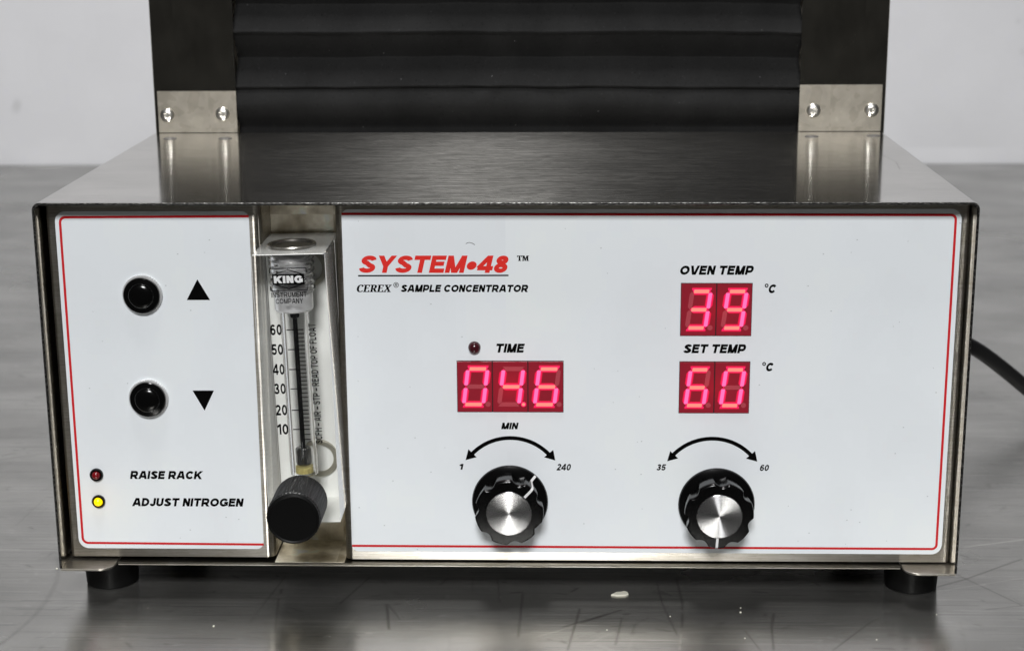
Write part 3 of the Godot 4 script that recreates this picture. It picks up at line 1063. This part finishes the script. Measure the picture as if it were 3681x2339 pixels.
func dial(body: Node3D, x: float, y: float, pointer: float) -> void:
	var k := group_part("dial_knob", body, Vector3(x, y, FRONT))
	var g := Geo.new()
	g.lathe([Vector2(18.2, 0.3), Vector2(18.3, 1.2), Vector2(17.9, 2.0), Vector2(14.5, 3.4), Vector2(0, 3.6)], 72)
	part("skirt", g, M.black_plastic, k)
	# fluted body: ten broad lobes with scooped grips between them, a little wider at the front
	g = Geo.new()
	var lobes := 7
	var rings := [[3.3, 0.935], [5.5, 0.94], [15.2, 1.0], [16.5, 0.985], [17.2, 0.945]]
	var segs := 200
	var grid := []
	for r in rings:
		var row := []
		for s in segs:
			row.append(outline(s, segs, lobes, pointer) * r[1])
		grid.append(row)
	for a in rings.size() - 1:
		for s in segs:
			var s2 := (s + 1) % segs
			var ids := []
			for q in [[a, s], [a, s2], [a + 1, s2], [a + 1, s]]:
				var p: Vector2 = grid[q[0]][q[1]]
				var tn: Vector2 = grid[q[0]][(q[1] + 1) % segs] - grid[q[0]][(q[1] + segs - 1) % segs]
				var nn := Vector2(tn.y, -tn.x).normalized()
				var up: float = [0.0, 0.0, 0.0, 0.8, 2.0][q[0]] if a >= 2 else 0.0
				ids.append(g.vert(Vector3(p.x, p.y, rings[q[0]][0]), Vector3(nn.x, nn.y, up)))
			g.quad(ids[0], ids[1], ids[2], ids[3])
	g.flat(PackedVector2Array(grid[-1]), 17.2)
	part("grip", g, M.black_plastic, k)
	g = Geo.new()
	g.lathe([Vector2(10.75, 17.1), Vector2(10.75, 17.45), Vector2(10.5, 17.6), Vector2(0.0, 17.6)], 96)
	part("spun_cap", g, M.spun, k)
	# white pointer: over the skirt, up the grip, across the front
	var d := Vector2.from_angle(pointer)
	var s := d.orthogonal()
	g = Geo.new()
	var ro := outline_at(pointer, lobes, pointer)
	var prof := [[18.25, 2.05], [14.6, 3.65], [ro * 0.935 + 0.1, 3.8], [ro + 0.12, 15.2], [ro * 0.985 + 0.1, 16.6], [ro * 0.945, 17.35], [10.9, 17.35]]
	for q in prof.size() - 1:
		var a: Array = prof[q]
		var b: Array = prof[q + 1]
		var nn2 := Vector2(b[1] - a[1], -(b[0] - a[0])).normalized()
		var nn := Vector3(d.x * nn2.x, d.y * nn2.x, nn2.y)
		var ps := []
		for c in [[a, -1], [a, 1], [b, 1], [b, -1]]:
			var p: Vector2 = d * c[0][0] + s * (0.6 * c[1])
			ps.append(Vector3(p.x, p.y, c[0][1]) + nn * 0.05)
		g.face(ps[0], ps[1], ps[2], ps[3], nn)
	part("pointer_line", g, M.pointer, k)

func outline_at(a: float, lobes: int, pointer: float) -> float:
	var f := absf(fposmod((a - pointer) * lobes / TAU, 1.0) - 0.5) * 2.0      # 1 at a lobe, 0 in a scoop
	var u := f / 0.47
	return 16.4 - (1.9 * (1.0 - u * u) if u < 1.0 else 0.0)

func outline(s: int, segs: int, lobes: int, pointer: float) -> Vector2:
	var a := TAU * s / segs
	return Vector2.from_angle(a) * outline_at(a, lobes, pointer)

# ------------------------------------------------------------------ flow meter between the panels
func flow_meter(body: Node3D) -> void:
	var g := Geo.new()
	g.box(Vector3(-126, 0.3, -39.5), Vector3(-66, 177.3, -38.3), 0.0)
	part("recess_plate", g, M.stained, body)
	g = Geo.new()
	g.box(Vector3(-113.4, 0.15, -38.2), Vector3(-79.4, 0.5, -9.0), 0.1)
	part("recess_floor", g, M.stained, body)

	var f := group_part("flow_meter", body, Vector3(-97.1, 158.3, 0))
	f.rotation.z = deg_to_rad(1.4)
	f.set_meta("label", "clear acrylic flow meter with black scale and knurled valve knob")
	var zf := 15.0
	var zb := -35.0
	var zc := 0.3          # axis of the bore
	var xl := -16.7
	var xr := 16.6
	var along_y := Transform3D(Basis(Vector3.RIGHT, -PI / 2), Vector3(-1.1, 0, zc))
	# clear block with sawn, frosted edges
	g = Geo.new()
	g.box(Vector3(xl, -129.0, zb), Vector3(xr, 0.0, zf), 0.5)
	part("acrylic_block", g, M.acrylic, f)
	g = Geo.new()
	for e in [[xl, zf], [xr, zf], [xl, -18.0], [xr, -18.0]]:
		g.box(Vector3(e[0] - 0.1, -128.4, e[1] - 0.6), Vector3(e[0] + 0.1, -0.6, e[1] - 0.15), 0.1)
	g.box(Vector3(xl + 0.4, -0.3, zf - 0.5), Vector3(xr - 0.4, -0.02, zf - 0.15), 0.1)
	part("polished_edges", g, M.frosted, f)
	g = Geo.new()
	g.box(Vector3(xr - 0.12, -128.0, -17.5), Vector3(xr - 0.03, -1.0, zf - 1.2), 0.02)  # added strip for the dark recess mirrored inside the right side
	part("side_reflection", g, M.side_reflection, f)
	g = Geo.new()
	g.box(Vector3(xl + 0.3, -128.6, zb + 0.4), Vector3(xr - 0.3, -0.5, -18.6), 0.4)
	g.box(Vector3(xl + 0.3, -128.6, -18.5), Vector3(xr - 0.3, -128.2, zf - 0.8), 0.1)
	part("white_backing", g, M.backing, f)
	g = Geo.new()
	g.box(Vector3(xl + 0.4, -0.32, zb + 0.4), Vector3(xr - 0.4, -0.06, zf - 0.7), 0.1)
	part("top_face", g, M.top_face, f)
	# glass tube, and the thread cut above it
	g = Geo.new()
	g.xf = along_y
	g.lathe([Vector2(5.2, -108.6), Vector2(6.6, -108.6), Vector2(6.7, -29.3), Vector2(5.2, -29.3)], 40)
	g.lathe([Vector2(5.2, -108.6), Vector2(5.2, -29.3)], 40, 30.0, true)
	part("flow_tube", g, M.glass_tube, f)
	g = Geo.new()
	g.xf = along_y
	var thread := [Vector2(9.0, -20.6), Vector2(9.4, -20.6)]
	for k in 6:
		var y := -20.0 + k * 2.9
		thread.append_array([Vector2(9.5, y), Vector2(10.5, y + 0.9), Vector2(10.5, y + 1.5), Vector2(9.5, y + 2.3)])
	thread.append_array([Vector2(10.5, -2.0), Vector2(10.5, -0.9), Vector2(9.0, -0.9)])
	g.lathe(thread, 56, 20.0)
	g.lathe([Vector2(9.0, -20.6), Vector2(9.0, -0.9)], 56, 20.0, true)
	part("thread", g, M.glass_tube, f)
	# plug in the top of the bore, with its rim standing on the block
	var pl := Geo.new()
	pl.xf = along_y
	pl.lathe([Vector2(0, -29.0), Vector2(8.4, -29.0), Vector2(8.9, -28.2), Vector2(8.9, -1.5), Vector2(0, -1.5)], 48, 20.0)
	part("threaded_plug", pl, M.plug, f)
	pl = Geo.new()
	pl.xf = Transform3D(along_y.basis, Vector3(-1.3, 0, -4.5))
	pl.lathe([Vector2(11.4, 0.02), Vector2(11.4, 0.9), Vector2(10.9, 1.3), Vector2(9.9, 1.1), Vector2(9.4, 0.3), Vector2(0, 0.25)], 48, 20.0)
	part("plug_rim", pl, M.plug_dark, f)
	# guide rod with its top bead, the float and its seal
	var rod := Geo.new()
	rod.xf = along_y
	rod.lathe([Vector2(0, -108), Vector2(1.1, -108), Vector2(1.1, -33.0), Vector2(2.0, -32.5), Vector2(2.2, -31.4), Vector2(1.7, -30.0), Vector2(0, -29.1)], 20)
	part("guide_rod", rod, M.black_ink, f)
	var fl := Geo.new()
	fl.xf = along_y
	fl.lathe([Vector2(0, -104.2), Vector2(3.0, -104.2), Vector2(3.7, -103.4), Vector2(3.7, -96.4), Vector2(3.0, -95.6), Vector2(0, -95.2)], 28)
	part("float", fl, M.float_metal, f)
	var se := Geo.new()
	se.xf = along_y
	se.lathe([Vector2(0, -108.0), Vector2(4.2, -108.0), Vector2(4.2, -104.9), Vector2(0, -104.4)], 28)
	part("float_seal", se, M.seal, f)
	# the two ports seen through the block
	for y in [-13.4, -107.6]:
		var po := Geo.new()
		po.lathe([Vector2(9.2, 0.1), Vector2(9.2, 1.6), Vector2(8.8, 1.9), Vector2(7.3, 1.9), Vector2(6.9, 1.4), Vector2(6.9, 0.1)], 36)
		part("port_ring", po, M.fitting, f, Vector3(3.4, y, -18.6))

	# printed scale on the front face
	var z := zf + 0.06
	var ink: Material = M.black_ink
	var c := -0.4           # middle of the maker's mark
	print_polys(ribbon(line([c - 8.3, -8.6, c - 8.3, -6.4, c + 8.3, -6.4, c + 8.3, -8.6]), 0.4), z, ink, f, "logo_frame")
	print_polys(ribbon(line([c - 8.3, -14.6, c - 8.3, -16.6, c + 8.3, -16.6, c + 8.3, -14.6]), 0.4), z, ink, f, "logo_frame")
	print_polys(ribbon(line([c - 8.1, -11.4, c - 7.0, -10.8]), 0.3) + ribbon(line([c - 8.1, -11.5, c - 7.0, -12.1]), 0.3) + ribbon(line([c + 8.1, -11.4, c + 7.0, -10.8]), 0.3) + ribbon(line([c + 8.1, -11.5, c + 7.0, -12.1]), 0.3), z, ink, f, "logo_frame")
	print_polys(ribbon(line([c - 6.2, -9.1, c, -7.1, c + 6.2, -9.1]), 0.4) + ribbon(line([c - 6.2, -13.9, c, -15.9, c + 6.2, -13.9]), 0.4), z, ink, f, "logo_hexagon")
	print_polys([ccw(line([c - 7.3, -14.0, c + 7.3, -14.0, c + 7.3, -9.05, c - 7.3, -9.05]))], z, ink, f, "logo_plate")
	lettering("KING", c - 6.6, c + 6.5, -13.2, 3.4, 0.31, 0.0, z + 0.05, mat(grey(0.72), 0.4), f, 0.0, 0.12)
	lettering("INSTRUMENT", -8.6, 7.5, -19.75, 2.4, 0.17, 0.0, z, ink, f, 0.0, 0.16)
	lettering("COMPANY", -6.8, 5.7, -22.75, 2.4, 0.17, 0.0, z, ink, f, 0.0, 0.16)
	var ys := [-35.0, -44.3, -53.7, -62.95, -73.15, -82.4]
	var names := ["60", "50", "40", "30", "20", "10"]
	for k in 6:
		lettering(names[k], -10.2, -4.9, ys[k] - 2.35, 5.1, 0.2, 0.0, z, ink, f, 0.0, 0.14)
		var g2 := Geo.new()
		for p in ribbon(line([-2.7, ys[k], 5.0, ys[k]]), 0.5):
			g2.flat(p, z)
		part("scale_mark", g2, ink, f)
		for q in 4:
			var step: float = ((ys[k + 1] if k < 5 else ys[k] - 9.2) - ys[k]) / 5.0
			if k == 5 and q != 1 and q != 3:
				continue
			var yy: float = ys[k] + step * (q + 1) if k < 5 else ys[k] - (2.5 if q == 1 else 4.9)
			var g3 := Geo.new()
			for p in ribbon(line([1.6, yy, 5.1, yy]), 0.45):
				g3.flat(p, z)
			part("scale_mark", g3, ink, f)
	lettering("SCFH - AIR - STP - READ TOP OF FLOAT", 10.6, 67.7, -89.4, 3.3, 0.19, 0.0, z, ink, f, PI / 2, 0.16)

	# knurled valve knob
	var vk := group_part("valve_knob", body, Vector3(-94.6, 43.0, 15.0))
	vk.set_meta("label", "black knurled valve knob at the foot of the flow meter")
	g = Geo.new()
	g.lathe([Vector2(5.0, 0.1), Vector2(5.0, 4.0), Vector2(11.0, 4.0)], 24)
	part("valve_stem", g, M.black_plastic, vk)
	g = Geo.new()
	var nu := 240
	var nz := 44
	var base := 0
	for a in nz + 1:
		var zz := 3.9 + 24.0 * a / nz
		for s in nu + 1:
			var an := TAU * s / nu
			var p1 := fposmod(an / TAU * 44.0 + zz * 0.62, 1.0)
			var p2 := fposmod(an / TAU * 44.0 - zz * 0.62, 1.0)
			var hgt := minf(minf(absf(p1 - 0.5), absf(p2 - 0.5)) * 2.6, 0.6)
			var r := 11.75 + hgt * 0.95 - (0.5 if a == 0 or a == nz else 0.0)
			g.vert(Vector3(cos(an) * r, sin(an) * r, zz), Vector3(cos(an), sin(an), 0), Vector2(an, zz))
	for a in nz:
		for s in nu:
			var q := a * (nu + 1) + s
			g.quad(q, q + 1, q + nu + 2, q + nu + 1)
	# real facet normals on the diamonds
	var acc := PackedVector3Array()
	acc.resize(g.v.size())
	for k in range(0, g.i.size(), 3):
		var nn := -(g.v[g.i[k + 1]] - g.v[g.i[k]]).cross(g.v[g.i[k + 2]] - g.v[g.i[k]])
		for q in 3:
			acc[g.i[k + q]] += nn
	for k in acc.size():
		g.n[k] = acc[k].normalized()
	part("knurled_grip", g, M.knurl, vk)
	g = Geo.new()
	g.lathe([Vector2(11.9, 27.8), Vector2(11.9, 29.0), Vector2(11.0, 29.9), Vector2(10.4, 29.6), Vector2(0, 29.5)], 64, 20)
	part("knob_face", g, M.black_matte, vk)

# ------------------------------------------------------------------ lift tower behind the housing
func tower(body: Node3D) -> void:
	var zf := -DEPTH - 0.3
	var high := 430.0
	for p in [[-214.3, -165.2, 1], [163.9, 214.2, 0]]:
		# angle post: broad front face, the outer edge rounded and folded back
		var path := PackedVector2Array()
		if p[2] == 1:
			path.append(Vector2(p[0] + 0.6, zf - 26.0))
			path.append_array(arc(p[0] + 0.6 + 2.6, zf - 2.6 - 0.6, 2.6, 2.6, 180, 90, 7))
			path.append(Vector2(p[1], zf - 0.6))
		else:
			path.append(Vector2(p[0], zf - 0.6))
			path.append_array(arc(p[1] - 0.6 - 2.6, zf - 2.6 - 0.6, 2.6, 2.6, 90, 0, 7))
			path.append(Vector2(p[1] - 0.6, zf - 26.0))
		var o: Array = Geometry2D.offset_polyline(path, 0.6, Geometry2D.JOIN_ROUND, Geometry2D.END_BUTT)
		var g := Geo.new()
		g.xf = Transform3D(Basis(Vector3.RIGHT, PI / 2), Vector3.ZERO)
		g.prism(o[0], -high, -(TOP - 12.0), 0.0, true)
		for k in g.v.size():
			g.t[k] = Geo.planar(g.v[k] / MM, g.n[k])
		var post := part("tower_post", g, M.post, body)
		var pf := Geo.new()  # added flush overlay: bright band put into its finish, the post is one sheet
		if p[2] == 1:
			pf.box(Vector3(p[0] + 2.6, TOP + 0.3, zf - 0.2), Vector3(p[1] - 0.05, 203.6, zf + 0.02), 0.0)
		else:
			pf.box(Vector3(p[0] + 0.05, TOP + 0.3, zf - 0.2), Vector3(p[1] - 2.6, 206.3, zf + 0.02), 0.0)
		part("post_bright_band", pf, M.reflected_band, post)
		for bx in ([[-206.3, 189.6], [-173.6, 190.3]] if p[2] == 1 else [[172.3, 191.5], [205.8, 191.7]]):
			var b := Geo.new()
			b.lathe([Vector2(4.25, 0.0), Vector2(4.15, 0.7), Vector2(3.6, 1.6), Vector2(2.6, 2.2), Vector2(1.75, 2.35), Vector2(1.75, 0.9), Vector2(0, 0.8)], 32, 40)
			part("bolt_head", b, M.bolt, post, Vector3(bx[0], bx[1], zf))
	# pleated black cloth
	var rows := [[TOP - 10.0, -6.0], [TOP + 0.5, -6.0], [181.5, -6.5], [186.0, -3.6], [191.7, -1.0], [196.0, -0.2], [201.5, -1.6], [203.6, -2.8], [204.4, -1.3], [205.6, -1.2], [206.6, -2.4], [212.0, -4.0], [219.8, -9.0], [221.0, -9.0], [226.0, -6.4], [233.6, -2.3], [235.2, -1.9], [236.2, -0.6], [237.4, -0.7], [238.4, -2.2], [243.0, -4.0], [250.8, -9.0], [252.2, -9.0], [258.0, -6.0], [266.5, -1.4], [268.0, -1.4],
		[282.0, -9.0], [283.5, -9.0], [298.0, -1.4], [299.5, -1.4], [314.0, -9.0], [330.0, -1.4], [346.0, -9.0], [362.0, -1.4], [378.0, -9.0], [394.0, -1.4], [410.0, -9.0], [high - 2, -2.0]]
	var wav := FastNoiseLite.new()
	wav.seed = 12
	wav.frequency = 0.012
	wav.fractal_octaves = 3
	var cols := 80
	var g := Geo.new()
	for r in rows.size():
		for c in cols + 1:
			var x := lerpf(-166.5, 165.2, float(c) / cols)
			var ease_: float = clampf((rows[r][0] - TOP) / 12.0, 0.0, 1.0)
			var y: float = rows[r][0] + (wav.get_noise_2d(x, r * 3.0) * 0.8 + sin((x + 166.5) / 331.7 * PI) * 0.8 - x * 0.003) * ease_
			var zz: float = zf - 1.5 + rows[r][1] * 1.9 + (wav.get_noise_2d(x * 2.2 + 500.0, r * 26.0) * 0.8 + crease(x, y)) * ease_
			g.vert(Vector3(x, y, zz), Vector3(0, 0, 1), Vector2(x * MM, y * MM))
	for r in rows.size() - 1:
		for c in cols:
			var q := r * (cols + 1) + c
			g.quad(q, q + 1, q + cols + 2, q + cols + 1)
	var acc := PackedVector3Array()
	acc.resize(g.v.size())
	for k in range(0, g.i.size(), 3):
		var nn := -(g.v[g.i[k + 1]] - g.v[g.i[k]]).cross(g.v[g.i[k + 2]] - g.v[g.i[k]])
		for q in 3:
			acc[g.i[k + q]] += nn
	for k in acc.size():
		g.n[k] = acc[k].normalized()
	var bl := part("pleated_bellows", g, M.cloth, body)
	bl.set_meta("label", "black pleated cloth bellows between the steel posts")
	g = Geo.new()
	g.box(Vector3(-212.5, TOP - 12.0, -DEPTH - 27.5), Vector3(212.5, high, -DEPTH - 26.6), 0.2)
	part("tower_back", g, M.satin, body)

# two slanting creases in the cloth
func crease(x: float, y: float) -> float:
	var out := 0.0
	for c in [[-14.0, 207.0, 0.75, 9.0, 1.8], [12.0, 212.0, -0.5, 12.0, 1.4], [-70.0, 240.0, 0.4, 10.0, 1.0], [90.0, 214.0, 0.6, 11.0, 1.1]]:
		var d: float = (x - c[0]) * sin(c[2]) - (y - c[1]) * cos(c[2])
		var l: float = (x - c[0]) * cos(c[2]) + (y - c[1]) * sin(c[2])
		out += c[4] * exp(-d * d / 14.0) * exp(-l * l / (c[3] * c[3] * 3.0))
	return out

func _ready() -> void:
	rng.seed = 4848
	# camera, background, lamps
	var cam := Camera3D.new()
	cam.name = "camera"
	add_child(cam)
	var at := CameraAttributesPhysical.new()
	at.frustum_focal_length = 62.18
	at.frustum_focus_distance = 0.785
	at.frustum_near = 0.02
	at.frustum_far = 60.0
	at.exposure_aperture = 18.0
	cam.attributes = at
	cam.fov = 21.847
	cam.near = 0.02
	cam.far = 60.0
	cam.position = Vector3(0.02655, 0.31471, 0.75304)
	cam.rotation_order = EULER_ORDER_YXZ
	cam.rotation = Vector3(-0.250887, 0.031068, -0.006408)
	cam.current = true
	var env := Environment.new()
	env.background_mode = Environment.BG_COLOR
	env.background_color = grey(0.0045).linear_to_srgb()
	env.tonemap_mode = Environment.TONE_MAPPER_LINEAR
	env.tonemap_exposure = EXPOSURE
	env.sdfgi_enabled = true
	env.ssao_enabled = true
	env.ssil_enabled = true
	var we := WorldEnvironment.new()
	we.name = "environment"
	we.environment = env
	add_child(we)
	area("key_light", Vector3(-0.05, 1.93, 2.6), Vector3(0, 0.1, 0), Vector2(0.7, 0.56), 1.45)
	area("ceiling_light", Vector3(-0.1, 1.7, -0.1), Vector3(-0.1, 0, -0.1), Vector2(0.2, 1.0), 0.52)
	area("added_fill_left", Vector3(-1.05, 1.7, -0.45), Vector3(-0.7, 0, -0.6), Vector2(0.3, 1.2), 0.02)  # added fill for wall and table, no lamp known here
	area("added_fill_right", Vector3(1.05, 1.7, -0.45), Vector3(0.7, 0, -0.6), Vector2(0.3, 1.2), 0.015)  # matching added fill on the other side, also not a known lamp

	make_materials()
	build_setting()
	var body := Node3D.new()
	body.name = "sample_concentrator"
	add_child(body)
	tag(body, "steel cased laboratory instrument with white front panels, red digital displays and black bellows tower", "lab instrument")
	housing(body)
	front_panels(body)
	flow_meter(body)
	tower(body)

	# power cord
	var cv := Curve3D.new()
	cv.add_point(Vector3(212, 58, -262), Vector3(-20, 0, 0), Vector3(20, -2, -6))
	cv.add_point(Vector3(290, 31, -298), Vector3(-18, 11, 6), Vector3(18, -11, -4))
	cv.add_point(Vector3(345, -11, -300), Vector3(-14, 9, 0), Vector3(12, -6, 4))
	cv.add_point(Vector3(430, -15.9, -250), Vector3(-40, 0, -20), Vector3(40, 0, 20))
	cv.add_point(Vector3(560, -15.9, -240), Vector3(-40, 0, 0))
	var g := Geo.new()
	g.tube(cv.tessellate_even_length(5, 6.0), 4.8, 16)
	var cord := part("power_cord", g, M.rubber, self)
	tag(cord, "black power cord running off behind the right side of the instrument", "cord")

	# chip of paint on the table
	g = Geo.new()
	var o := line([-4.4, -1.2, -1.5, -2.2, 2.6, -1.9, 4.2, -0.2, 3.9, 2.0, 2.2, 3.2, 0.5, 2.3, -1.8, 1.9])
	g.xf = Transform3D(Basis(Vector3.RIGHT, -PI / 2), Vector3.ZERO)
	g.prism(o, 0.05, 0.8, 0.25)
	var chip := part("paint_chip", g, M.chip, self, Vector3(54.9, TABLE_Y, -19.1))
	tag(chip, "small cream flake of paint lying on the table before the instrument", "paint chip")

	# crumbs
	g = Geo.new()
	for k in 46:
		var at2 := Vector3(rng.randf_range(-330, 330), TABLE_Y + 0.02, rng.randf_range(-60, 44) if k % 3 else rng.randf_range(-250, -60))
		if absf(at2.x) < 216.0 and at2.z < -4.0:
			continue
		g.xf = Transform3D(Basis(Vector3.RIGHT, -PI / 2).rotated(Vector3.UP, rng.randf() * TAU), at2)
		var cr := PackedVector2Array()
		var r := rng.randf_range(0.2, 0.5)
		for q in 6:
			cr.append(Vector2.from_angle(q * TAU / 6) * r * rng.randf_range(0.6, 1.2))
		g.prism(cr, 0.0, r * 0.8, 0.1)
	var crumbs := part("crumbs", g, M.chip, self)
	tag(crumbs, "tiny pale crumbs scattered over the steel table", "crumbs", "stuff")

func area(called: String, at: Vector3, aim: Vector3, size: Vector2, energy: float) -> void:
	var l := AreaLight3D.new()
	l.name = called
	l.area_size = size
	l.light_energy = energy
	l.light_color = Color(1.0, 1.0, 1.0)
	l.area_normalize_energy = true
	l.shadow_enabled = true
	add_child(l)
	var up := Vector3.UP if absf((aim - at).normalized().y) < 0.99 else Vector3.FORWARD
	l.look_at_from_position(at, aim, up)
